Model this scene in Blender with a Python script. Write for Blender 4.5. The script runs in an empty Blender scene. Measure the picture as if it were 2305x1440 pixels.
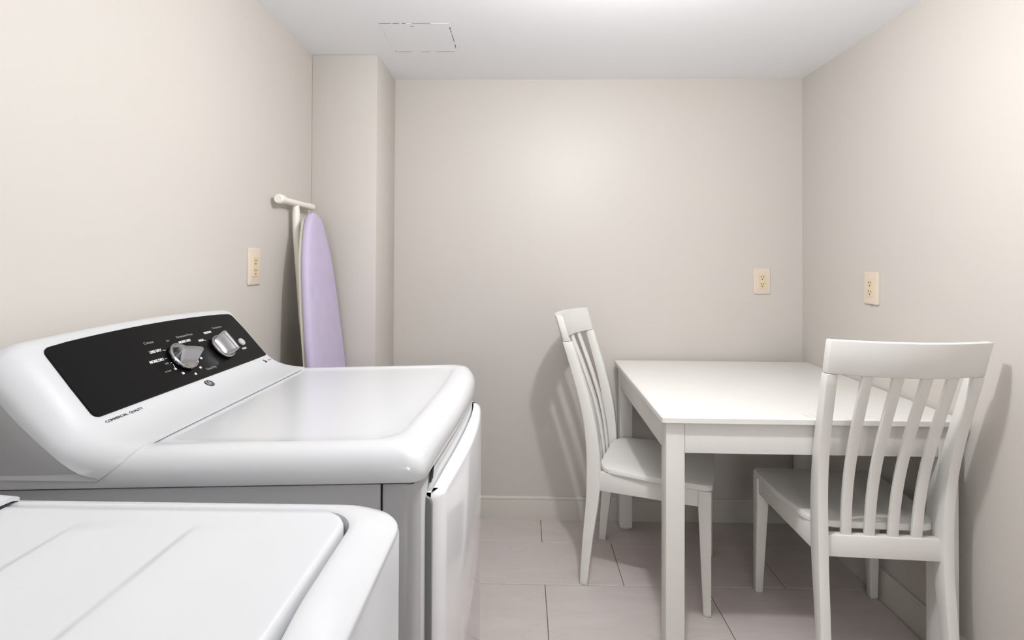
import bpy, bmesh, math, random
from mathutils import Vector, Matrix
random.seed(7)
C = bpy.context.scene.collection
SC = bpy.context.scene

# ------------------------------------------------------------------ camera
H = 1.22
cam_d = bpy.data.cameras.new('camera')
cam = bpy.data.objects.new('camera', cam_d); C.objects.link(cam)
F, YAW, PITCH, ROLL, SHY = 1200.13, 0.0206, 0.0113, 0.0043, -148.05
cam_d.sensor_fit = 'HORIZONTAL'; cam_d.sensor_width = 36.0
cam_d.lens = F / 2305 * 36.0
cam_d.shift_y = SHY / 2305.0
cam_d.clip_start = 0.02; cam_d.clip_end = 50
f_ = Vector((-math.sin(YAW)*math.cos(PITCH), math.cos(YAW)*math.cos(PITCH), math.sin(PITCH)))
r_ = Vector((math.cos(YAW), math.sin(YAW), 0)); u_ = r_.cross(f_)
r2 = r_*math.cos(ROLL) + u_*math.sin(ROLL); u2 = -r_*math.sin(ROLL) + u_*math.cos(ROLL)
M = Matrix((( r2.x, u2.x, -f_.x, 0), (r2.y, u2.y, -f_.y, 0), (r2.z, u2.z, -f_.z, H), (0, 0, 0, 1)))
cam.matrix_world = M
SC.camera = cam

# ------------------------------------------------------------------ light, exposure
SC.view_settings.view_transform = 'Standard'
SC.view_settings.look = 'None'
SC.view_settings.gamma = 1.0
SC.view_settings.exposure = -0.05
SC.view_settings.use_curve_mapping = False
w = bpy.data.worlds.new('world'); SC.world = w; w.use_nodes = True
w.node_tree.nodes['Background'].inputs[0].default_value = (1, 1, 1, 1)
w.node_tree.nodes['Background'].inputs[1].default_value = 0.0

def point(name, loc, e, r, col=(1, 1, 1)):
    d = bpy.data.lights.new(name, 'POINT'); d.energy = e; d.shadow_soft_size = r; d.color = col
    o = bpy.data.objects.new(name, d); o.location = loc; C.objects.link(o); return o
def area(name, loc, e, sx, sy, rot, col=(1, 1, 1)):
    d = bpy.data.lights.new(name, 'AREA'); d.shape = 'RECTANGLE'; d.size = sx; d.size_y = sy; d.energy = e; d.color = col
    o = bpy.data.objects.new(name, d); o.location = loc; o.rotation_euler = rot; C.objects.link(o); return o
point('ceiling_lamp_light', (0.31, 1.11, 1.91), 38.0, 0.028, (0.985, 0.99, 1.0))
area('rear_fill_light', (-0.10, -1.9, 1.50), 21.0, 0.7, 0.5, (math.radians(112), 0, 0), (0.985, 0.99, 1.0))  # added fill behind the camera, stands for no known lamp

# ------------------------------------------------------------------ materials
def srgb(r, g, b):
    f = lambda c: (c/255/12.92) if c/255 <= 0.04045 else ((c/255+0.055)/1.055)**2.4
    return (f(r), f(g), f(b), 1)
def mat(name, col, rough=0.5, metal=0.0, coat=0.0, noise=0.0, nscale=6, bump=0.0, bscale=200, spec=0.5):
    m = bpy.data.materials.new(name); m.use_nodes = True
    nt = m.node_tree; b = nt.nodes['Principled BSDF']
    b.inputs['Base Color'].default_value = col
    b.inputs['Roughness'].default_value = rough
    b.inputs['Metallic'].default_value = metal
    b.inputs['Coat Weight'].default_value = coat
    b.inputs['Coat Roughness'].default_value = 0.08
    b.inputs['Specular IOR Level'].default_value = spec
    tc = nt.nodes.new('ShaderNodeTexCoord')
    if noise > 0:
        n = nt.nodes.new('ShaderNodeTexNoise'); n.inputs['Scale'].default_value = nscale; n.inputs['Detail'].default_value = 4
        nt.links.new(tc.outputs['Object'], n.inputs['Vector'])
        cr = nt.nodes.new('ShaderNodeValToRGB')
        cr.color_ramp.elements[0].position = 0.3; cr.color_ramp.elements[1].position = 0.7
        a = tuple(c*(1-noise) for c in col[:3]) + (1,); d = tuple(min(1, c*(1+noise)) for c in col[:3]) + (1,)
        cr.color_ramp.elements[0].color = a; cr.color_ramp.elements[1].color = d
        nt.links.new(n.outputs['Fac'], cr.inputs['Fac']); nt.links.new(cr.outputs['Color'], b.inputs['Base Color'])
    if bump > 0:
        n2 = nt.nodes.new('ShaderNodeTexNoise'); n2.inputs['Scale'].default_value = bscale; n2.inputs['Detail'].default_value = 3
        nt.links.new(tc.outputs['Object'], n2.inputs['Vector'])
        bp = nt.nodes.new('ShaderNodeBump'); bp.inputs['Strength'].default_value = bump; bp.inputs['Distance'].default_value = 0.001
        nt.links.new(n2.outputs['Fac'], bp.inputs['Height']); nt.links.new(bp.outputs['Normal'], b.inputs['Normal'])
    return m
M_WALL = mat('wall_paint', srgb(202, 197, 190), 0.44, noise=0.01, nscale=2, bump=0.12, bscale=90, spec=0.4)
M_CEIL = mat('ceiling_paint', srgb(246, 247, 250), 0.75, bump=0.1, bscale=120, spec=0.3)
M_BASE = mat('baseboard_paint', srgb(204, 200, 191), 0.4, spec=0.4)
M_GROUT = mat('grout', srgb(112, 101, 97), 0.9)
M_WOOD = mat('white_furniture_paint', srgb(226, 224, 219), 0.42, noise=0.012, nscale=14, bump=0.08, bscale=60, spec=0.45)
M_ENAM = mat('white_enamel', srgb(201, 202, 204), 0.22, coat=0.3, bump=0.02, bscale=300)
M_ENAM2 = mat('white_appliance_plastic', srgb(201, 202, 204), 0.32, coat=0.1)
M_GLOSS = mat('glossy_door_enamel', srgb(230, 230, 232), 0.1, coat=0.6)
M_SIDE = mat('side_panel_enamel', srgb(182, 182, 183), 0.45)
M_BLACK = mat('black_panel', srgb(13, 13, 14), 0.3, spec=0.12)
M_DARK = mat('dark_gap', srgb(22, 22, 22), 0.8)
M_CHROME = mat('brushed_chrome', srgb(176, 176, 178), 0.24, metal=1.0)
M_RING = mat('polished_chrome', srgb(180, 180, 182), 0.12, metal=1.0)
M_INK = mat('white_print', srgb(225, 225, 225), 0.5)
M_INKG = mat('grey_print', srgb(150, 150, 150), 0.5)
M_INKB = mat('black_print', srgb(22, 22, 22), 0.5)
M_BTN = mat('button_plastic', srgb(185, 185, 185), 0.35)
M_PURP = mat('lavender_cover', srgb(193, 183, 208), 0.85, noise=0.03, nscale=20, bump=0.3, bscale=500, spec=0.2)
M_PMET = mat('beige_board_metal', srgb(206, 200, 184), 0.5)
M_RUB = mat('cream_plastic', srgb(238, 234, 226), 0.45)
M_PLATE = mat('beige_plate', srgb(218, 203, 188), 0.4)
M_RECP = mat('ivory_receptacle', srgb(218, 200, 168), 0.4)
M_SLOT = mat('socket_slot', srgb(60, 38, 18), 0.8)

def tile_mat(k):
    m = bpy.data.materials.new('stone_tile_%s' % 'abc'[k]); m.use_nodes = True
    nt = m.node_tree; b = nt.nodes['Principled BSDF']
    b.inputs['Roughness'].default_value = 0.42; b.inputs['Specular IOR Level'].default_value = 0.4
    tc = nt.nodes.new('ShaderNodeTexCoord'); mp = nt.nodes.new('ShaderNodeMapping')
    mp.inputs['Location'].default_value = (k*3.1, k*7.7, 0); mp.inputs['Rotation'].default_value = (0, 0, 0.5+k*0.3); mp.inputs['Scale'].default_value = (1, 3.2, 1)
    nt.links.new(tc.outputs['Object'], mp.inputs['Vector'])
    n = nt.nodes.new('ShaderNodeTexNoise'); n.inputs['Scale'].default_value = 2.4; n.inputs['Detail'].default_value = 6; n.inputs['Distortion'].default_value = 1.2
    nt.links.new(mp.outputs['Vector'], n.inputs['Vector'])
    cr = nt.nodes.new('ShaderNodeValToRGB'); e = cr.color_ramp.elements
    base = [(199, 190, 186), (197, 188, 184), (202, 193, 189)][k]
    e[0].position = 0.30; e[0].color = srgb(*[c-4 for c in base]); e[1].position = 0.7; e[1].color = srgb(*[c+4 for c in base])
    x = cr.color_ramp.elements.new(0.485); x.color = srgb(*base)
    x = cr.color_ramp.elements.new(0.50); x.color = srgb(*[c-6 for c in base])
    x = cr.color_ramp.elements.new(0.515); x.color = srgb(*base)
    nt.links.new(n.outputs['Fac'], cr.inputs['Fac']); nt.links.new(cr.outputs['Color'], b.inputs['Base Color'])
    return m
M_TILE = [tile_mat(k) for k in range(3)]

# ------------------------------------------------------------------ helpers
def link(name, me, m, parent=None, loc=(0, 0, 0), smooth=None):
    o = bpy.data.objects.new(name, me); C.objects.link(o)
    if m and not me.materials: me.materials.append(m)
    if parent: o.parent = parent
    o.location = loc
    return o
def shade(me, ang=35):
    me.polygons.foreach_set('use_smooth', [True]*len(me.polygons))
    me.set_sharp_from_angle(angle=math.radians(ang))
def mk(name, V, Fc, m, parent=None, ang=35, loc=(0, 0, 0), bev=0, seg=2):
    bm = bmesh.new()
    vs = [bm.verts.new(v) for v in V]
    for f in Fc:
        try: bm.faces.new([vs[i] for i in f])
        except ValueError: pass
    bmesh.ops.remove_doubles(bm, verts=bm.verts, dist=1e-6)
    bmesh.ops.recalc_face_normals(bm, faces=bm.faces)
    if bev > 0:
        es = [e for e in bm.edges if len(e.link_faces) == 2 and e.calc_face_angle(0) > 0.6]
        bmesh.ops.bevel(bm, geom=es, offset=bev, segments=seg, affect='EDGES', profile=0.5, clamp_overlap=True)
    me = bpy.data.meshes.new(name); bm.to_mesh(me); bm.free(); shade(me, ang)
    return link(name, me, m, parent, loc)
BF = [(0, 1, 2, 3), (7, 6, 5, 4), (0, 4, 5, 1), (1, 5, 6, 2), (2, 6, 7, 3), (3, 7, 4, 0)]
def box(x0, x1, y0, y1, z0, z1):
    return [(x0, y0, z0), (x1, y0, z0), (x1, y1, z0), (x0, y1, z0), (x0, y0, z1), (x1, y0, z1), (x1, y1, z1), (x0, y1, z1)], BF
def bx(name, b, m, parent=None, bev=0, seg=2, loc=(0, 0, 0)):
    V, Fc = box(*b); return mk(name, V, Fc, m, parent, bev=bev, seg=seg, loc=loc)
def loft(rings, cap0=True, cap1=True, closed=True):
    V = []; Fc = []; n = len(rings[0])
    for r in rings: V += [tuple(p) for p in r]
    for i in range(len(rings)-1):
        for j in range(n if closed else n-1):
            a = i*n+j; b = i*n+(j+1) % n
            Fc.append((a, b, b+n, a+n))
    if cap0: Fc.append(tuple(range(n))[::-1])
    if cap1: Fc.append(tuple(range((len(rings)-1)*n, len(rings)*n)))
    return V, Fc
def rrect(x0, x1, y0, y1, r, n=8):
    if not isinstance(r, (tuple, list)): r = (r,)*4       # order: x1y0, x1y1, x0y1, x0y0
    pts = []
    for (cx, cy, a0, rr) in ((x1, y0, -90, r[0]), (x1, y1, 0, r[1]), (x0, y1, 90, r[2]), (x0, y0, 180, r[3])):
        sx = -1 if cx == x1 else 1; sy = 1 if cy == y0 else -1
        ox, oy = cx+sx*rr, cy+sy*rr
        for k in range(n+1):
            a = math.radians(a0+90*k/n); pts.append((ox+rr*math.cos(a), oy+rr*math.sin(a)))
    return pts
def tube(P, r, n=14, caps=True):
    rings = []; P = [Vector(p) for p in P]
    for i, p in enumerate(P):
        t = (P[min(i+1, len(P)-1)]-P[max(i-1, 0)]).normalized()
        a = t.cross(Vector((0, 0, 1)));
        if a.length < 0.1: a = t.cross(Vector((0, 1, 0)))
        a.normalize(); b = t.cross(a); rr = r[i] if isinstance(r, (list, tuple)) else r
        rings.append([p+a*rr*math.cos(2*math.pi*k/n)+b*rr*math.sin(2*math.pi*k/n) for k in range(n)])
    return loft(rings, caps, caps)
def lathe(prof, n=40):
    rings = [[(max(r, 1e-5)*math.cos(2*math.pi*k/n), max(r, 1e-5)*math.sin(2*math.pi*k/n), z) for k in range(n)] for r, z in prof]
    return loft(rings)
def empty(name, loc, rz=0):
    o = bpy.data.objects.new(name, None); C.objects.link(o); o.location = loc; o.rotation_euler = (0, 0, rz); o.empty_display_size = 0.1
    return o
def tag(o, label, cat, group=None):
    o['label'] = label; o['category'] = cat
    if group: o['group'] = group
    return o
def struct(o): o['kind'] = 'structure'; return o
def interp(tab, x):
    if x <= tab[0][0]: return tab[0][1]
    for (a, va), (b, vb) in zip(tab, tab[1:]):
        if x <= b:
            t = (x-a)/(b-a); return va+(vb-va)*t
    return tab[-1][1]
def smooth_interp(tab, x):          # cubic hermite through a table
    n = len(tab)
    if x <= tab[0][0]: return tab[0][1]
    if x >= tab[-1][0]: return tab[-1][1]
    for i in range(n-1):
        if x <= tab[i+1][0]: break
    x0, y0 = tab[i]; x1, y1 = tab[i+1]; h = x1-x0
    def sl(j):
        a = max(j-1, 0); b = min(j+1, n-1); return (tab[b][1]-tab[a][1])/(tab[b][0]-tab[a][0])
    t = (x-x0)/h; m0 = sl(i)*h; m1 = sl(i+1)*h
    return (2*t**3-3*t*t+1)*y0+(t**3-2*t*t+t)*m0+(-2*t**3+3*t*t)*y1+(t**3-t*t)*m1

# ------------------------------------------------------------------ room shell
XL, XR, YB, YC, XC, ZC, YF = -0.891, 1.3141, 2.5356, 2.2206, -0.6154, 2.0822, -2.6
T = 0.12
struct(bx('wall_left', (XL-T, XL, YF-T, YB+T, -0.1, ZC), M_WALL))
struct(bx('wall_right', (XR, XR+T, YF-T, YB+T, -0.1, ZC), M_WALL))
struct(bx('wall_back', (XL, XR, YB, YB+T, -0.1, ZC), M_WALL))
struct(bx('wall_front', (XL, XR, YF-T, YF, -0.1, ZC), M_WALL))
struct(bx('wall_chase', (XL, XC, YC, YB, 0, ZC), M_WALL, bev=0.003))
ceil = struct(bx('ceiling', (XL-T, XR+T, YF-T, YB+T, ZC, ZC+0.1), M_CEIL))
floor = struct(bx('floor', (XL, XR, YF, YB, -0.1, -0.002), M_GROUT))

# floor tiles: 12 x 24 inch, running bond; each one a part of the floor
rows = []
y = 2.0245
g = 0.0014
ys = [y + 0.3015*k for k in range(-16, 4)]
tn = 0
for i in range(len(ys)-1):
    y0, y1 = ys[i], ys[i+1]
    k = i-16
    off = 0.385 if (k % 2 == 0) else 0.088
    for j in range(-3, 4):
        x0 = off+0.603*j; x1 = x0+0.603
        a, b = max(x0+g, XL), min(x1-g, XR); c, d = max(y0+g, YF), min(y1-g, YB)
        if b-a < 0.01 or d-c < 0.01: continue
        mm = M_TILE[(i*3+j*2+tn) % 3]; tn += 1
        bx('tile', (a, b, c, d, -0.012, 0.0), mm, floor, bev=0.0012, seg=1)

def baseboard(name, p0, p1, nrm):
    # p0 -> p1 along the wall, nrm = into the room
    p0, p1, nrm = Vector(p0), Vector(p1), Vector(nrm)
    prof = [(0, 0), (0.013, 0), (0.013, 0.088), (0.0115, 0.092), (0.013, 0.096), (0.012, 0.102), (0.007, 0.106), (0, 0.106)]
    rings = [[p+nrm*a+Vector((0, 0, z)) for a, z in prof] for p in (p0, p1)]
    V, Fc = loft(rings); return struct(mk(name, V, Fc, M_BASE, ang=30))
baseboard('baseboard_back', (XC, YB, 0), (XR, YB, 0), (0, -1, 0))
baseboard('baseboard_right', (XR, YF, 0), (XR, YB, 0), (-1, 0, 0))
baseboard('baseboard_left', (XL, YF, 0), (XL, YC, 0), (1, 0, 0))
baseboard('baseboard_chase', (XL, YC, 0), (XC, YC, 0), (0, -1, 0))

# painted-over access hatch in the ceiling
hx0, hx1, hy0, hy1 = -0.530, -0.275, 1.927, 2.188
hatch = empty('ceiling_hatch', ((hx0+hx1)/2, (hy0+hy1)/2, ZC))
tag(hatch, 'square white access hatch painted over in the ceiling with cracked dark edges', 'hatch')
hc = ((hx0+hx1)/2, (hy0+hy1)/2, ZC)
def hb(name, b, m, bev=0):
    V, Fc = box(*b); V = [(v[0]-hc[0], v[1]-hc[1], v[2]-hc[2]) for v in V]
    return mk(name, V, Fc, m, hatch, bev=bev)
hb('panel', (hx0, hx1, hy0, hy1, ZC-0.0010, ZC+0.002), M_CEIL, 0.0)
cr = []
def crack(a, b, wv):
    a, b = Vector(a), Vector(b); d = (b-a); L = d.length; d.normalize(); n = Vector((-d.y, d.x, 0))
    V = []
    for k in range(5):
        t = k/4; q = a+d*L*t; ww = wv*(0.35+0.65*math.sin(math.pi*t))*0.5
        V += [q+n*ww, q-n*ww]
    return V
M_CRK = mat('crack_line', srgb(110, 110, 110), 0.9)
segs = [((hx0, hy0), (hx0+.045, hy0-.0005), .0022), ((hx0+.05, hy0), (hx0+.075, hy0), .0035), ((hx0+.083, hy0), (hx0+.10, hy0), .004),
        ((hx0+.12, hy0), (hx0+.19, hy0), .0012), ((hx1, hy0+.03), (hx1, hy0+.055), .0045), ((hx1, hy0+.06), (hx1, hy0+.08), .004),
        ((hx1, hy0+.09), (hx1, hy0+.17), .0028), ((hx1, hy0+.19), (hx1-.001, hy0+.225), .0035), ((hx1-.01, hy1), (hx1-.09, hy1), .0028),
        ((hx1-.11, hy1), (hx1-.15, hy1), .002), ((hx0+.01, hy1), (hx0+.07, hy1), .0022), ((hx0, hy1-.01), (hx0+.004, hy1), .003), ((hx0+.11, hy0+.022), (hx0+.125, hy0+.022), .003)]
for a, b, wv in segs:
    q_ = crack((a[0]-hc[0], a[1]-hc[1], -0.0016), (b[0]-hc[0], b[1]-hc[1], -0.0016), wv*.8)
    CV = q_+[v+Vector((0, 0, 0.002)) for v in q_]; CF = []
    for k in range(4):
        q = 2*k; CF += [(q, q+1, q+3, q+2), (q+10, q+12, q+13, q+11), (q, q+2, q+12, q+10), (q+1, q+11, q+13, q+3)]
    mk('crack', CV, CF, M_CRK, hatch)

# ------------------------------------------------------------------ outlets
def outlet(name, loc, rz, label, tilt=0.0, lift=0.0, grp=None):
    # local: plate in XZ plane, facing -Y
    t = empty(name, loc, rz); t.rotation_euler = (0, tilt, rz); tag(t, label, 'outlet')
    W, Hh = 0.0795, 0.121
    rings = []
    for (d, yy) in ((0, lift*0-0.0005), (0, -0.0045-lift), (0.0022, -0.0062-lift), (0.0045, -0.0068-lift)):
        rings.append([(p[0], yy, p[1]) for p in rrect(-W/2+d, W/2-d, -Hh/2+d, Hh/2-d, 0.004, 4)])
    V, Fc = loft(rings); mk('plate', V, Fc, M_PLATE, t, ang=25)
    y0 = -0.0066-lift
    rc = mk('receptacle', *loft([[(p[0], yy, p[1]) for p in rrect(-.0167+d, .0167-d, -.0335+d, .0335-d, .002, 3)] for d, yy in ((0, y0), (0, y0-.0016), (.0012, y0-.0024))]), M_RECP, t, ang=25)
    for zc in (0.0165, -0.0165):
        for sx, hh in ((-0.0062, 0.0085), (0.0062, 0.0072)):
            bx('slot', (sx-.0012, sx+.0012, y0-.0029, y0-.002, zc+.003-hh/2+.001, zc+.003+hh/2+.001), M_SLOT, rc)
        V, Fc = tube([(0, y0-.002, zc-.0075), (0, y0-.0029, zc-.0075)], 0.0026, 12); mk('slot', V, Fc, M_SLOT, rc)
    V, Fc = tube([(0, y0-.002, 0), (0, y0-.0028, 0)], 0.0019, 10); mk('screw', V, Fc, M_PLATE, rc)
    return t
outlet('wall_outlet', (1.124, YB, 1.1265), 0, 'beige duplex outlet on the back wall above the table, facing the camera')
ro = outlet('wall_outlet', (XR, 2.031, 1.1215), math.radians(-90), 'slightly crooked beige outlet on the right wall above the table', tilt=math.radians(1.2), lift=0.003)
outlet('wall_outlet', (XL, 1.7435, 1.1955), math.radians(90), 'beige outlet on the left wall beside the ironing board')
# cracked paint tail under the crooked plate
bx('paint_chip', (-0.0045, -0.002, -0.0012, 0.0, -0.0725, -0.0605), mat('chipped_wall', srgb(165, 160, 150), 0.9), ro)

# ------------------------------------------------------------------ table
TX, TY, TZ = 0.864, 2.045, 0.757
table = empty('dining_table', (TX, TY, 0), math.radians(-0.75))
tag(table, 'white painted rectangular table pushed into the corner of two walls', 'table')
hw, hd = 0.443, 0.452
rings = []
for d, z in ((0.003, TZ-.021), (0, TZ-.018), (0, TZ-.004), (0.0025, TZ-.001), (0.005, TZ)):
    rings.append([(p[0], p[1], z) for p in rrect(-hw+d, hw-d, -hd+d, hd-d, 0.012, 3)])
top = mk('tabletop', *loft(rings), M_WOOD, table, ang=25)
LW = 0.056; io = 0.016
def tleg(x0, y0):
    rs = []
    for z, d in ((0, .013), (.016, 0), (.7, 0), (TZ-.0215, 0)):
        rs.append([(x0+d, y0+d, z), (x0+LW-d, y0+d, z), (x0+LW-d, y0+LW-d, z), (x0+d, y0+LW-d, z)])
    V, Fc = loft(rs); return mk('leg', V, Fc, M_WOOD, table, bev=0.0022, seg=2)
xs = (-hw+io, hw-io-LW); ysn = (-hd+io, hd-io-LW)
for a in xs:
    for b in ysn: tleg(a, b)
za, zb = TZ-.021-.092, TZ-.0215
bx('apron', (xs[0]+LW+.0008, xs[1]-.0008, ysn[0]+.002, ysn[0]+.022, za, zb), M_WOOD, table, bev=.0015)
bx('apron', (xs[0]+LW+.0008, xs[1]-.0008, ysn[1]+LW-.022, ysn[1]+LW-.002, za, zb), M_WOOD, table, bev=.0015)
bx('apron', (xs[0]+.002, xs[0]+.022, ysn[0]+LW+.0008, ysn[1]-.0008, za, zb), M_WOOD, table, bev=.0015)
bx('apron', (xs[1]+LW-.022, xs[1]+LW-.002, ysn[0]+LW+.0008, ysn[1]-.0008, za, zb), M_WOOD, table, bev=.0015)
# two short score lines and nicks on the front edge of the top
M_NICK = mat('scratched_paint', srgb(150, 142, 132), 0.8)
for sx in (-0.004, 0.018):
    V = [(sx, -hd+.004, TZ+.0001), (sx+.0012, -hd+.004, TZ+.0001), (sx-.004, -hd+.05, TZ+.0001), (sx-.005, -hd+.05, TZ+.0001)]
    V += [(v[0], v[1], TZ-.001) for v in V]
    mk('scratch', V, [(0, 1, 2, 3), (7, 6, 5, 4), (0, 4, 5, 1), (1, 5, 6, 2), (2, 6, 7, 3), (3, 7, 4, 0)], M_NICK, top)

# ------------------------------------------------------------------ chairs
def arc_y(x): return -0.047*(1-(x/0.2075)**2)      # curved crest rail: middle lies further back
PROF = [(0, -.036), (.10, -.028), (.20, -.018), (.32, -.004), (.42, 0), (.52, -.003), (.62, -.016), (.72, -.040), (.82, -.070), (.915, -.100), (1.01, -.128)]
def post_y(z): return smooth_interp(PROF, z)
def post_t(z): return smooth_interp([(0, .029), (.2, .040), (.38, .051), (.5, .050), (.65, .043), (.8, .037), (1.01, .033)], z)
def post_x(z): return smooth_interp([(0, .175), (.45, .172), (1.01, .193)], z)
def make_chair():
    c = empty('dining_chair', (0, 0, 0))
    for s in (-1, 1):
        rs = []
        for k in range(27):
            z = 0.910*k/26; y = post_y(z); t = post_t(z)/2; x = s*post_x(z); wv = .0145
            rs.append([(x-wv, y-t, z), (x+wv, y-t, z), (x+wv, y+t, z), (x-wv, y+t, z)])
        V, Fc = loft(rs); mk('rear_leg', V, Fc, M_WOOD, c, bev=.0025, ang=40)
        # front leg, tapered on the inner faces
        rs = []
        for z, d in ((0, .0), (.008, .0), (.36, .016), (.4275, .016)):
            o_ = s*.214; w2 = .026+d; e = .0 if z > 0 else .003
            xa, xb = sorted((o_-s*e, o_-s*(w2-e)))
            rs.append([(xa, (.415)-e-(w2-2*e), z), (xb, (.415)-e-(w2-2*e), z), (xb, (.415)-e, z), (xa, (.415)-e, z)])
        V, Fc = loft(rs); mk('front_leg', V, Fc, M_WOOD, c, bev=.0025)
    # crest rail
    rs = []
    n = 24
    for k in range(n+1):
        x = -.2075+.415*k/n; ya = arc_y(x); th = .0135
        z0, z1 = .911, 1.008
        yb0, yb1 = post_y(z0)+ya, post_y(z1)+ya
        xo = x*(1.0)
        rs.append([(xo*.985, yb0-th, z0), (xo, yb1-th, z1), (xo, yb1+th, z1), (xo*.985, yb0+th, z0)])
    V, Fc = loft(rs); mk('crest_rail', V, Fc, M_WOOD, c, bev=.003, ang=40)
    # slats
    for xb_ in (-.098, -.0328, .0328, .098):
        rs = []
        for k in range(17):
            q = k/16; z = .417+q*(.9125-.417); x = xb_*(1+.11*q)
            y = post_y(z)+arc_y(x)*q; t = .006; wv = .0145
            sl = .432*x*q*0.9
            rs.append([(x-wv, y-t-sl*0, z), (x+wv, y-t, z), (x+wv, y+t, z), (x-wv, y+t, z)])
        V, Fc = loft(rs); mk('slat', V, Fc, M_WOOD, c, bev=.003, ang=40)
    # lower back rail
    bx('lower_rail', (-.158, .158, -.013, .013, .357, .420), M_WOOD, c, bev=.003)
    # seat with rounded rear corners
    def outline(d):
        pts = []
        W1, W0, y1, y0 = .217-d, .192-d, .420-d, .0135+d
        for k in range(7):
            a = math.radians(-90+90*k/6); r = .075-d*.5
            pts.append((W0-r+r*math.cos(a), y0+r+r*math.sin(a)))
        pts.append(((W0+W1)/2+.006, (y0+y1)/2))
        for k in range(5):
            a = math.radians(0+90*k/4); r = .022
            pts.append((W1-r+r*math.cos(a), y1-r+r*math.sin(a)))
        pts.append((0, y1+.006))
        return pts+[(-x, y) for x, y in reversed(pts[:-1])]
    rs = [[(x, y, z) for x, y in outline(d)] for d, z in ((.004, .428), (.0, .432), (.0, .443), (.003, .4485), (.008, .450))]
    rs.append([(x*.6, .22+(y-.22)*.6, .4465) for x, y in outline(.008)])
    V, Fc = loft(rs); mk('seat', V, Fc, M_WOOD, c, ang=30)
    # aprons
    for s in (-1, 1):
        x0, x1 = s*.170, s*.202
        def q(x, y, z): return (x, y, z)
        V = [(x0-s*.010, .020, .358), (x0+s*.010, .020, .358), (x1+s*.007, .376, .370), (x1-s*.012, .376, .370),
             (x0-s*.010, .020, .4285), (x0+s*.010, .020, .4285), (x1+s*.007, .376, .4285), (x1-s*.012, .376, .4285)]
        mk('side_apron', V, BF, M_WOOD, c, bev=.002)
    bx('front_apron', (-.173, .173, .390, .409, .370, .4285), M_WOOD, c, bev=.002)
    return c
def copy_tree(o, parent=None):
    c = o.copy(); C.objects.link(c); c.parent = parent
    for ch in list(o.children): copy_tree(ch, c)
    return c
chair = make_chair()
chair.location = (0.330, 2.190, 0); chair.rotation_euler.z = math.radians(-109.9)
tag(chair, 'white slat-back chair at the left end of the table, seen side-on', 'chair', 'white slat-back chairs at the table')
ch2 = copy_tree(chair)
ch2.location = (1.050, 1.592, 0); ch2.rotation_euler.z = math.radians(-3.6)
ch2['label'] = 'white slat-back chair in front of the table by the right wall, back to camera'

# ------------------------------------------------------------------ ironing board
ib = empty('ironing_board', (-0.70, 2.02, 0))
tag(ib, 'lavender covered ironing board leaning upright in the corner by the left wall', 'ironing board')
def bp(s, wv, t):     # s from nose down the board, wv across (+Y), t out of the face (+X up)
    nose = Vector((-.812, 2.025, 1.398)); tail = Vector((-.672, 2.025, .03))
    d = (tail-nose).normalized(); nrm = Vector((-d.z, 0, d.x)).normalized()
    return nose+d*s+Vector((0, wv, 0))+nrm*t - Vector((-0.70, 2.02, 0))
HW = [(0, 0), (.004, .022), (.012, .038), (.03, .058), (.06, .078), (.10, .096), (.17, .120), (.25, .137), (.35, .151), (.50, .165), (.70, .174), (.95, .178), (1.22, .178), (1.33, .172), (1.36, .155), (1.372, .12)]
def board_ring(ins, t):
    pts = []
    for s, h in HW: pts.append((s, max(h-ins, 0) if s > 0 else 0))
    L = [bp(s+(ins if s < .02 else (-ins if s > 1.3 else 0)), -h, t) for s, h in pts[1:]]
    R = [bp(s+(ins if s < .02 else (-ins if s > 1.3 else 0)), h, t) for s, h in pts[1:]]
    return [bp(ins, 0, t)]+R+L[::-1]
mk('cover', *loft([board_ring(.004, -.006), board_ring(0, -.002), board_ring(0, .010), board_ring(.004, .017), board_ring(.012, .021), board_ring(.03, .023)]), M_PURP, ib, ang=50)
tray = mk('tray', *loft([board_ring(.012, -.016), board_ring(.006, -.016), board_ring(.006, -.0055), board_ring(.012, -.0055)]), M_PMET, ib)
def rel(p): return (p[0]+.70, p[1]-2.02, p[2])
# T foot at the top
mk('foot_bar', *tube([rel((-.860, 1.868, 1.433)), rel((-.858, 2.005, 1.432)), rel((-.856, 2.142, 1.431))], .0115, 16), M_RUB, ib)
for a, b, c_ in ((1.850, 1.856, 1.885), (2.158, 2.152, 2.125)):
    mk('end_cap', *tube([rel((-.860, a, 1.433)), rel((-.860, b, 1.433)), rel((-.860, c_, 1.433))], [.0135, .0175, .0165] if a < 2 else [.010, .0135, .0135], 18), M_RUB, ib)
mk('leg', *tube([rel((-.860, 2.000, 1.440)), rel((-.860, 2.000, 1.40)), rel((-.858, 2.002, 1.33)), rel((-.838, 2.01, 1.0)), rel((-.812, 2.02, .72)), rel((-.775, 2.03, .12))], [.009, .014, .0145, .012, .011, .011], 14), M_RUB, ib)
mk('leg', *tube([rel((-.80, 1.95, .80)), rel((-.83, 1.95, .45)), rel((-.85, 1.95, .08))], .010, 12), M_RUB, ib)
mk('leg', *tube([rel((-.80, 2.10, .80)), rel((-.83, 2.10, .45)), rel((-.85, 2.10, .08))], .010, 12), M_RUB, ib)
mk('foot_bar', *tube([rel((-.85, 1.90, .075)), rel((-.85, 2.15, .075))], .011, 12), M_RUB, ib)

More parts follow.
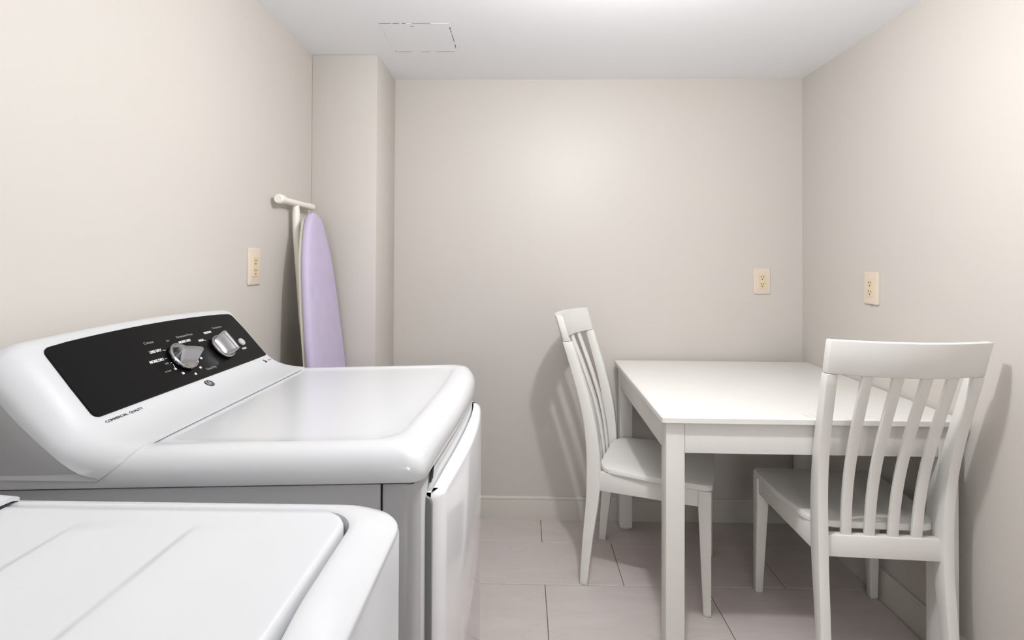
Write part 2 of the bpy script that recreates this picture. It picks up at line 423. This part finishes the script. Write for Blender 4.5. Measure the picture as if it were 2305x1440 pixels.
# ------------------------------------------------------------------ appliance console (shared form)
# profile of the console front in (x, z), from the back top edge down to the toe on the deck
def con_profile(bow=0.0):
    P = [(-.868, .93), (-.868, 1.030+bow*.757), (-.864, 1.050+bow*.757), (-.852-.1*bow, 1.066+bow*.757), (-.834-.3*bow, 1.0755+bow*.757), (-.816-.65*bow, 1.0785+bow*.757), (-.806-.65*bow, 1.0765+bow*.757), (-.799-.65*bow, 1.0716+bow*.757)]
    for k in range(1, 7):
        t = k/6; P.append((-.795+.092*t, 1.0672-.1067*t))
    P += [(-.690, .9485), (-.672, .9385), (-.650, .9315), (-.625, .9275), (-.600, .9255)]
    return P
def con_normals(P):
    N = []
    for i in range(len(P)):
        a = P[max(i-1, 0)]; b = P[min(i+1, len(P)-1)]
        d = Vector((b[0]-a[0], b[1]-a[1])).normalized(); N.append(Vector((-d.y, d.x)))   # outward (front/up)
    return N
def console(parent, y0, y1, drop=.047, shoulder=.058, mt=M_ENAM2, zoff=0.0):
    yc = (y0+y1)/2; L = y1-y0
    def lidz(d):
        return interp([(0, .887), (.0015, .905), (.0045, .914), (.011, .9235), (.019, .930), (.030, .9345), (.042, .9358), (.2, .9358)], d)
    st = []
    for k in range(11):
        a = math.pi/2*k/10; dy = shoulder*(1-math.cos(a)); st.append((y0+dy, drop*(1-math.sin(a)), .9358-max(lidz(max(dy-.001, 0)), .8965)))
    mid = [(y0+shoulder+(L-2*shoulder)*k/12, 0, 0) for k in range(1, 12)]
    st = st+mid+[(y0+y1-a, b, c_) for a, b, c_ in reversed(st)]
    rings = []
    for (y, dd, dt) in st:
        bow = .014*(1-((y-yc)/(L/2))**2)
        P = con_profile(bow); N = con_normals(P)
        Rr = []
        for i, (p, n) in enumerate(zip(P, N)):
            sc = 1.0 if i > 5 else (0.55+.09*i)
            w_ = max(0, min(1, (p[0]+.75)/.10)); w_ = w_*w_*(3-2*w_)
            ww = max(0, min(1, (p[0]+.70)/.10))
            px_ = (p[0]-n.x*dd*sc)*(1-w_)+(p[0]-ww*.046*(dt/.0393)**1.25)*w_
            pz_ = (p[1]-n.y*dd*sc)*(1-w_)+(p[1]-dt)*w_
            Rr.append((px_, y, pz_+zoff))
        Rr.append((Rr[-1][0], y, Rr[-1][2]-.005)); Rr.append((Rr[0][0], y, min(Rr[-1][2], .885)))
        rings.append(Rr)
    V, Fc = loft(rings, cap0=False, cap1=False)
    c = mk('console', V, Fc, mt, parent, ang=50)
    ends = []
    for r, dy in ((rings[0], .004), (rings[-1], -.004)):
        V = [(p[0], p[1]+dy, p[2]) for p in r]; n = len(V)
        V += [(p[0], p[1]+dy*2, p[2]) for p in r]
        Fc = [tuple(range(n)), tuple(range(n, 2*n))[::-1]]+[(i, (i+1) % n, (i+1) % n+n, i+n) for i in range(n)]
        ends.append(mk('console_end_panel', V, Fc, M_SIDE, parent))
    return c, rings

# ------------------------------------------------------------------ dryer
DO = Vector((-0.50, 1.15, 0))
dryer = empty('clothes_dryer', DO)
tag(dryer, 'white dryer with a black control panel and two chrome knobs by the left wall', 'dryer')
class Rel:
    def __init__(s, o): s.o = o
    def __call__(s, V): return [(v[0]-s.o.x, v[1]-s.o.y, v[2]-s.o.z) for v in V]
def mkr(name, VF, m, parent, org=DO, **k):
    V, Fc = VF; return mk(name, [(v[0]-org.x, v[1]-org.y, v[2]-org.z) for v in V], Fc, m, parent, **k)
XF = [(.80, -.150), (.83, -.147), (.95, -.138), (1.10, -.127), (1.25, -.1205), (1.35, -.121), (1.43, -.128), (1.495, -.148)]
def dry_bow(x, y):
    f = max(0, min(1, (x+.62)/.47)); return smooth_interp(XF, y)+.150 if f <= 0 else (smooth_interp(XF, y)+.150)*f*f
def dry_ring(d, z, r, n=8, x0=-.868):
    R = []
    for x, y in rrect(x0, -.150-d, .803+d, 1.495-d, (r, r, .004, .004), n):
        R.append((x+(dry_bow(x, y) if x > -.62 else 0), y, z+.030*(x+.15)))
    return R
def densify(R, m=3):
    out = []
    n = len(R)
    for i in range(n):
        a = Vector(R[i]); b = Vector(R[(i+1) % n]); L = (b-a).length; k = max(1, int(L/.06)) if m else 1
        for j in range(k): out.append(tuple(a+(b-a)*j/k))
    return out
def rr_dense(x0, x1, y0, y1, rads, nc=8, ne=12):
    base = rrect(x0, x1, y0, y1, rads, nc); out = []
    m = nc+1
    for c_ in range(4):
        seg = base[c_*m:(c_+1)*m]; nx = base[((c_+1) % 4)*m]
        out += seg
        a = seg[-1]
        for j in range(1, ne): out.append((a[0]+(nx[0]-a[0])*j/ne, a[1]+(nx[1]-a[1])*j/ne))
    return out
def dring(d, z, r, x0=-.868, tilt=True, back_d=0):
    R = []
    for x, y in rr_dense(x0+back_d, -.150-d, .803+d, 1.495-d, (r, r, .006, .006)):
        f = max(0, min(1, (x+.62)/.47)); R.append((x+(smooth_interp(XF, y)+.150)*f*f, y, z+(.030*(x+.15) if tilt else 0)))
    return R
lid = [dring(d, z, r, back_d=bd) for d, z, r, bd in ((.006, .884, .020, 0), (.001, .8845, .022, 0), (0, .887, .022, 0), (.0, .900, .022, 0), (.0025, .911, .024, 0), (.008, .921, .026, 0), (.0155, .9285, .028, 0), (.025, .933, .030, 0),
       (.036, .9352, .034, 0), (.046, .9358, .04, .02), (.052, .9350, .045, .1), (.056, .9335, .05, .17), (.061, .9325, .055, .24), (.085, .9322, .06, .28), (.16, .9322, .05, .34))]
mkr('top_panel', loft(lid), M_ENAM, dryer, ang=40)
# body
def body_ring(d, z, x0=-.860):
    R = []
    for x, y in rr_dense(x0+d, -.160-d, .815+d, 1.483-d, (.022, .022, .006, .006)):
        f = max(0, min(1, (x+.62)/.47)); R.append((x+(smooth_interp(XF, y)+.150)*f*f*.9, y, z+(.030*(x+.15) if z > .8 else 0)))
    return R
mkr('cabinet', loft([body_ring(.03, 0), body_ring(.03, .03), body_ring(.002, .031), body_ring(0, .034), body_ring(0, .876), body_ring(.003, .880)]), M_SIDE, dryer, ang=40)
# near side skin in front of the body, with a shadow gap before the front frame
def slab(x0, x1, y0, y1, z0, z1a, z1b):
    V = [(x0, y0, z0), (x1, y0, z0), (x1, y1, z0), (x0, y1, z0), (x0, y0, z1a), (x1, y0, z1b), (x1, y1, z1b), (x0, y1, z1a)]
    return V, BF
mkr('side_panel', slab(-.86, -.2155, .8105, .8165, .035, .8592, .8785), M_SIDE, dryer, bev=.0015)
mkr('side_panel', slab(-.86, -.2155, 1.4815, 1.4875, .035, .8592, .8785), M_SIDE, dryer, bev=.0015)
mkr('gap_strip', slab(-.2155, -.2128, .8135, .8155, .035, .879, .8792), M_DARK, dryer)
V_ = [(-.86, .8125, .8590), (-.165, .8125, .8795), (-.165, .90, .8795), (-.86, .90, .8590), (-.86, .8125, .8640), (-.165, .8125, .8845), (-.165, .90, .8845), (-.86, .90, .8640)]
mkr('gap_strip', (V_, BF), M_DARK, dryer)
# front frame, slightly proud of the body, follows the bow of the front
def fx(y): return smooth_interp(XF, y)
def front_sheet(ya, yb, z0, z1, off0, off1, n=14, rb=.0, bow=0.0, topdrop=0.0):
    rs = []
    for k in range(n+1):
        y = ya+(yb-ya)*k/n; e = min(1, min(y-ya, yb-y)/max(rb, 1e-6)) if rb > 0 else 1
        rr = (1-math.sqrt(max(0, 1-(1-e)**2)))*rb*.8 if rb > 0 else 0
        b_ = bow*(1-((y-(ya+yb)/2)/((yb-ya)/2))**2)
        xi = fx(y)+off0; xo = fx(y)+off1-rr+b_
        rs.append([(xi, y, z0), (xo-.006, y, z0), (xo, y, z0+.006), (xo, y, z1-.012), (xo-.003, y, z1-.004), (xo-.010, y, z1), (xi, y, z1)])
    return loft(rs)
mkr('front_frame', front_sheet(.846, 1.455, .05, .872, -.030, -.0075, rb=.02), M_ENAM, dryer, ang=40)
door_yc = [.872+(1.428-.872)*k/26 for k in range(27)]
mkr('door', front_sheet(.868, 1.430, .16, .842, -.004, .0135, n=30, rb=.020, bow=.007), M_GLOSS, dryer, ang=50)
mkr('door_gap_shade', front_sheet(.8605, .8685, .15, .838, -.02, -.001, n=3), mat('gap_shade_grey', srgb(120, 120, 121), 0.6), dryer)  # grey strip that paints in the shade between door and frame
LN = [(.8605, .856), (.8650, .854), (.8720, .856), (.8790, .856), (.8845, .868), (.8880, .8755), (.8800, .8750), (.8710, .868), (.8640, .857)]
mkr('handle_pocket', loft([[(fx(y+.013)-.009, y+.013, z) for y, z in LN], [(fx(y+.013)-.0065, y+.013, z) for y, z in LN]]), M_DARK, dryer)
# console
con, crings = console(dryer, .800, 1.490)
for o in dryer.children:
    if o.name.startswith('console'): o.location = -DO
# black control panel on the sloping face
PA = Vector((-.80, 0, 1.073)); PU = Vector((.1, 0, -.116)).normalized(); PN = Vector((.116, 0, .1)).normalized()
def pp(y, t, h=0.0): return PA+PU*t+PN*h+Vector((0, y, 0))
def bowp(y): return .013*(1-((y-1.155)/.30)**2)
ptop = [(.872+(1.436-.872)*k/20) for k in range(21)]
def panel_outline(h, ins=0):
    R = []
    y0, y1 = .866+ins, 1.441-ins
    # rounded TL / BL corners, sharp right
    pts = []
    for k in range(6):
        a = math.radians(180-90*k/5); r = .016; pts.append((y0+r+r*math.cos(a), .004+ins+r-r*math.sin(a)))
    for k in range(1, 14): pts.append((y0+.016+(y1-.03-y0)*k/14, .004+ins-bowp(y0+.016+(y1-.03-y0)*k/14)*.9+.0008))
    for k in range(6):
        a = math.radians(90-90*k/5); r = .014; pts.append((y1-r+r*math.cos(a)-.004, .004+ins+r-r*math.sin(a)))
    pts.append((y1+.001, .06)); pts.append((y1+.002, .11))
    for k in range(5):
        a = math.radians(0-90*k/4); r = .004; pts.append((y1+.004-r+r*math.cos(a), .152-ins-r-r*math.sin(a)))
    for k in range(1, 8): pts.append((y1-(y1-y0)*k/8, .153-ins))
    for k in range(5):
        a = math.radians(-90-90*k/4); r = .012; pts.append((y0-.004+r+r*math.cos(a), .153-ins-r-r*math.sin(a)))
    pts.append((y0-.003, .09))
    return [pp(y, t, h) for y, t in pts]
cp = mkr('control_panel', loft([panel_outline(-.004), panel_outline(.0022), panel_outline(.0030, .0008)]), M_BLACK, dryer, ang=25)
# knobs
def knob(y, t, R, ang, hgt):
    ex = Vector((0, 1, 0)); ey = -PU; X = ex*math.cos(ang)+ey*math.sin(ang); Yv = -ex*math.sin(ang)+ey*math.cos(ang)
    org = pp(y, t, .0028)
    def tr(p): return org+X*p[0]+Yv*p[1]+PN*p[2]
    V, Fc = lathe([(R*.72, 0), (R*.80, .004), (R*.98, .005), (R, .008), (R*.97, .0105), (R*.90, .0115), (R*.88, .0108), (R*.84, .0115)], 48)
    k = mkr('knob', ([tr(v) for v in V], Fc), M_RING, dryer, ang=40)
    vs = []; rows_ = []
    r = R*.86
    def hh(v):
        a = abs(v)/r
        if a < .13: return hgt
        q = (a-.13)/.87; return .0105+(hgt-.0105)*(1-q)**2.3
    NS = 28; NU = 9; GV = []; GF = []
    for i in range(NS+1):
        v = r*(-.985+1.97*i/NS)
        if abs(v) < 1e-9: v = 0
        hu = math.sqrt(max(r*r-v*v, 1e-8))
        z = hh(v)
        ring = [(-hu, v, .008), (-hu*.99, v, z-.002*(z > .015)), (-hu*.96, v, z)]+[(-hu*.96+1.92*hu*j/NU, v, z+.0008*math.sin(math.pi*j/NU)) for j in range(1, NU)]+[(hu*.96, v, z), (hu*.99, v, z-.002*(z > .015)), (hu, v, .008)]
        rows_.append(ring)
    V, Fc = loft(rows_)
    g_ = mkr('grip', ([tr(v) for v in V], Fc), M_CHROME, k, ang=50)
    return k
knob(1.140, .092, .0345, math.radians(-14), .036)
knob(1.288, .096, .0335, math.radians(90), .036)
V, Fc = lathe([(.0105, 0), (.0105, .003), (.0095, .0045), (.0, .0050)], 28)
mkr('start_button', ([pp(1.382, .095, .0025)+Vector((0, 1, 0))*v[0]-PU*v[1]+PN*v[2] for v in V], Fc), M_BTN, dryer)

dg = bpy.context.evaluated_depsgraph_get
def text(s, org, ex, ey, size, m, parent, off=Vector((0, 0, 0)), align='CENTER', name='lettering', bold=0.0, sx=1.0):
    cu = bpy.data.curves.new('text', 'FONT'); cu.body = s; cu.size = size; cu.align_x = align; cu.align_y = 'CENTER'; cu.extrude = 0.00015; cu.offset = bold
    cu.resolution_u = 3
    to = bpy.data.objects.new('text', cu); C.objects.link(to)
    me = bpy.data.meshes.new_from_object(to.evaluated_get(dg()))
    bpy.data.objects.remove(to); bpy.data.curves.remove(cu)
    ez = ex.cross(ey).normalized()
    for v in me.vertices:
        p = v.co; v.co = Vector(org)+ex*p.x*sx+ey*p.y+ez*p.z-off
    me.materials.clear(); me.name = name
    return link(name, me, m, parent)
EX = Vector((0, 1, 0)); EY = -PU
def pt(s, y, t, size, m=M_INK, h=.0032, parent=None, **k):
    return text(s, pp(y, t, h), EX, EY, size, m, parent or cp, DO, **k)
pt('Cottons', 1.088, .038, .0085, M_INKG)
pt('OFF', 1.142, .044, .006, M_INKG)
pt('LESS DRY', 1.088, .061, .0085, bold=.0003)
pt('MORE DRY', 1.072, .083, .0085, bold=.0003)
pt('OFF', 1.091, .095, .006, M_INKG)
pt('no heat', 1.078, .112, .006, M_INKG)
pt('Permanent Press', 1.203, .040, .0085, M_INKG)
pt('MORE DRY', 1.190, .0545, .0085, bold=.0003)
pt('10', 1.101, .112, .007, bold=.0004)
pt('20', 1.112, .127, .007, bold=.0004)
pt('40', 1.144, .1375, .007, bold=.0004)
pt('60', 1.172, .127, .007, bold=.0004)
pt('80', 1.197, .106, .007, bold=.0004)
pt('Timed Dry', 1.203, .136, .0085, M_INKG)
pt('Temperature', 1.335, .037, .0078, M_INKG)
pt('MEDIUM', 1.286, .0455, .0078, bold=.0003)
pt('HIGH', 1.243, .062, .0078, bold=.0003)
pt('START', 1.374, .1145, .0068, bold=.0003)
def tick(y0, t0, y1, t1, wv=.0009):
    a = pp(y0, t0, .0032); b = pp(y1, t1, .0032); d = (b-a).normalized(); n = d.cross(PN)*wv/2
    V = [a-n, a+n, b+n, b-n]; V += [v+PN*.0002 for v in V]
    mkr('tick_mark', (V, BF), M_INK, cp)
tick(1.108, .0625, 1.116, .0645); tick(1.094, .0835, 1.102, .0835); tick(1.101, .0965, 1.106, .0955); tick(1.105, .100, 1.103, .108); tick(1.253, .0635, 1.259, .0655)
# markings on the white part under the panel
co = [o for o in dryer.children if o.name.startswith('console') and 'end' not in o.name][0]
co.location = (0, 0, 0)
for v in co.data.vertices: v.co -= DO
for o in dryer.children:
    if o.name.startswith('console_end'):
        o.location = (0, 0, 0)
        for v in o.data.vertices: v.co -= DO
def low(y, t):      # a point on the curved lower front of the console
    P = con_profile(0)
    x = -.703+.026*(t-.165)/.02 if False else (pp(y, t).x)
    for (a, b) in zip(P[8:], P[9:]):
        if a[0] <= x <= b[0]:
            q = (x-a[0])/(b[0]-a[0]); d = Vector((b[0]-a[0], 0, b[1]-a[1])).normalized()
            return Vector((x, y, a[1]+(b[1]-a[1])*q)), d
    return pp(y, t), PU
def lowtext(s, y, t, size, m=M_INKB, **k):
    p, d = low(y, t); n = Vector((0, 1, 0)).cross(-d); return text(s, p+n*.0008, EX, -d, size, m, co, DO, **k)
lowtext('COMMERCIAL  QUALITY', .915, .1685, .0078, sx=1.0)
lowtext('5', 1.414, .171, .019, bold=.0008)
lowtext('cycles', 1.436, .172, .0075, M_INKG)
# round script monogram badge
p, d = low(1.160, .1715); n = Vector((0, 1, 0)).cross(-d).normalized(); ey = -d
def badge_pts(r, h, k0=48): return [p+EX*(r*math.cos(2*math.pi*k/k0))+ey*(r*math.sin(2*math.pi*k/k0))+n*h for k in range(k0)]
bd = mkr('badge', loft([badge_pts(.0118, -.001), badge_pts(.0118, .0012), badge_pts(.0113, .0016)]), M_INKB, dryer)
def swirl(pts, r=.00045):
    P3 = [p+EX*a*.001+ey*b*.001+n*.0018 for a, b in pts]; mkr('monogram_line', tube(P3, r, 6), M_INK, bd)
swirl([(9.4*math.cos(t*math.pi/16), 9.4*math.sin(t*math.pi/16)) for t in range(33)], .00025)
swirl([(-1+3.2*math.cos(math.radians(a))-1.5, 1.2+4.4*math.sin(math.radians(a))) for a in range(50, 330, 20)]+[(0, -1), (-.4, .6), (-2.2, .4)], .00036)
swirl([(4.6, 4.2), (3.2, 5.4), (1.6, 4.4), (1.8, 2.0), (3.6, .8), (1.7, .2), (.9, -2.4), (2.4, -4.8), (4.4, -4.4), (5.4, -2.6)], .00036)
swirl([(-6.5, -3.5), (-4, -5.5), (-1, -5.2), (1.5, -2), (2.5, 2.5)], .0003)

# ------------------------------------------------------------------ washer
WO = Vector((-0.50, 0.305, 0))
washer = empty('washing_machine', WO)
tag(washer, 'white top-loading washing machine with ribbed lid in the lower left foreground', 'washing machine')
def wring(d, z, r, bd=0, ne=48):
    out = []
    for x, y in rr_dense(-.868+bd, -.1425-d, -.045+d, .6675-d, (r, r, .006, .006), 10, ne):
        dip = max(0, 1-abs((y-.365)/.105))**1.0 if x > -.24 else 0
        dip = dip*dip*(3-2*dip)*max(0, min(1, (d-.012)/.02))*(.011 if z > .91 else 0)
        out.append((x, y, z-dip))
    return out
# deck is a rim round the lid well, with a finger scoop at the lid edge
mkr('deck', loft([wring(.004, .903, .056), wring(0, .904, .060), wring(0, .9085, .060), wring(.0012, .9105, .060), wring(.0035, .9120, .059), wring(.010, .9165, .057), wring(.019, .9215, .053), wring(.029, .9260, .047),
      wring(.038, .9283, .045, .03), wring(.0435, .9283, .045, .2), wring(.0465, .9262, .045, .235), wring(.0475, .918, .045, .238), wring(.048, .905, .045, .24), wring(.08, .904, .045, .25)]), M_ENAM, washer, org=WO, ang=45)
mkr('cabinet', loft([[(x, y, z) for x, y in rr_dense(-.862+d, -.1455-d, -.038+d, .6595-d, (.030, .030, .006, .006), 8, 6)] for d, z in ((.03, 0), (.03, .03), (.002, .031), (0, .035), (0, .896), (.002, .8995))]), M_ENAM, washer, org=WO, ang=40)
mkr('gap_strip', loft([wring(.008, .899, .05), wring(.008, .9038, .05)]), M_DARK, washer, org=WO)
# ribbed lid as a height field
LX0, LX1, LY0, LY1 = -.598, -.1945, .0, .6165
def lid_h(x, y):
    h = 0
    for xr in (-.345, -.475, -.215-.39):
        yy = min(1, max(0, (.582-y)/.035))
        yy *= min(1, max(0, (y-.05)/.02)); yy = yy*yy*(3-2*yy)
        u = x-xr
        if -.012 < u < 0: s = (u+.012)/.012; h += yy*.0030*(s*s*(3-2*s))
        elif 0 <= u < .075: s = 1-u/.075; h += yy*.0030*(s*s*(3-2*s))
    return h
NX, NY = 150, 60
V = []; Fc = []
def rin(x, y, r=.042):     # rounded corner squeeze of the grid on the front corners
    return x, y
def edge_d(x, y):
    r = .042
    cx = LX1-r; 
    if x > cx and y > LY1-r: return r-math.hypot(x-cx, y-(LY1-r))
    if x > cx and y < LY0+r: return r-math.hypot(x-cx, y-(LY0+r))
    return min(LX1-x, LY1-y, y-LY0, x-LX0+.1)
# map a unit grid onto the rounded rectangle
for j in range(NY+1):
    for i in range(NX+1):
        v = j/NY
        v = (1-math.cos(math.pi*v))/2*.35+v*.65
        y_ = LY0+(LY1-LY0)*v
        xr_ = LX1; r = .042
        if y_ > LY1-r: xr_ = LX1-r+math.sqrt(max(0, r*r-(y_-(LY1-r))**2))
        if y_ < LY0+r: xr_ = LX1-r+math.sqrt(max(0, r*r-((LY0+r)-y_)**2))
        u = i/NX; u = u**.9
        x_ = LX0+(xr_-LX0)*u
        e = max(0, edge_d(x_, y_)); rd = .006
        dz = 0 if e > rd else -(rd-math.sqrt(max(0, rd*rd-(rd-e)**2)))
        V.append((x_, y_, .9315+lid_h(x_, y_)+dz*.9))
for j in range(NY):
    for i in range(NX):
        a = j*(NX+1)+i; Fc.append((a, a+1, a+NX+2, a+NX+1))
bd_ = [i for i in range(NX+1)]+[j*(NX+1)+NX for j in range(1, NY+1)]+[NY*(NX+1)+i for i in range(NX-1, -1, -1)]+[j*(NX+1) for j in range(NY-1, 0, -1)]
base_i = len(V)
for b_ in bd_: V.append((V[b_][0], V[b_][1], .9055))
nb = len(bd_)
for k in range(nb): Fc.append((bd_[k], base_i+k, base_i+(k+1) % nb, bd_[(k+1) % nb]))
Fc.append(tuple(range(base_i, base_i+nb)))
mkr('lid', (V, Fc), M_ENAM2, washer, org=WO, ang=50)
wc, _r = console(washer, -.04, .652, zoff=.014)
for o in washer.children:
    if o.name.startswith('console'):
        for v in o.data.vertices: v.co -= WO
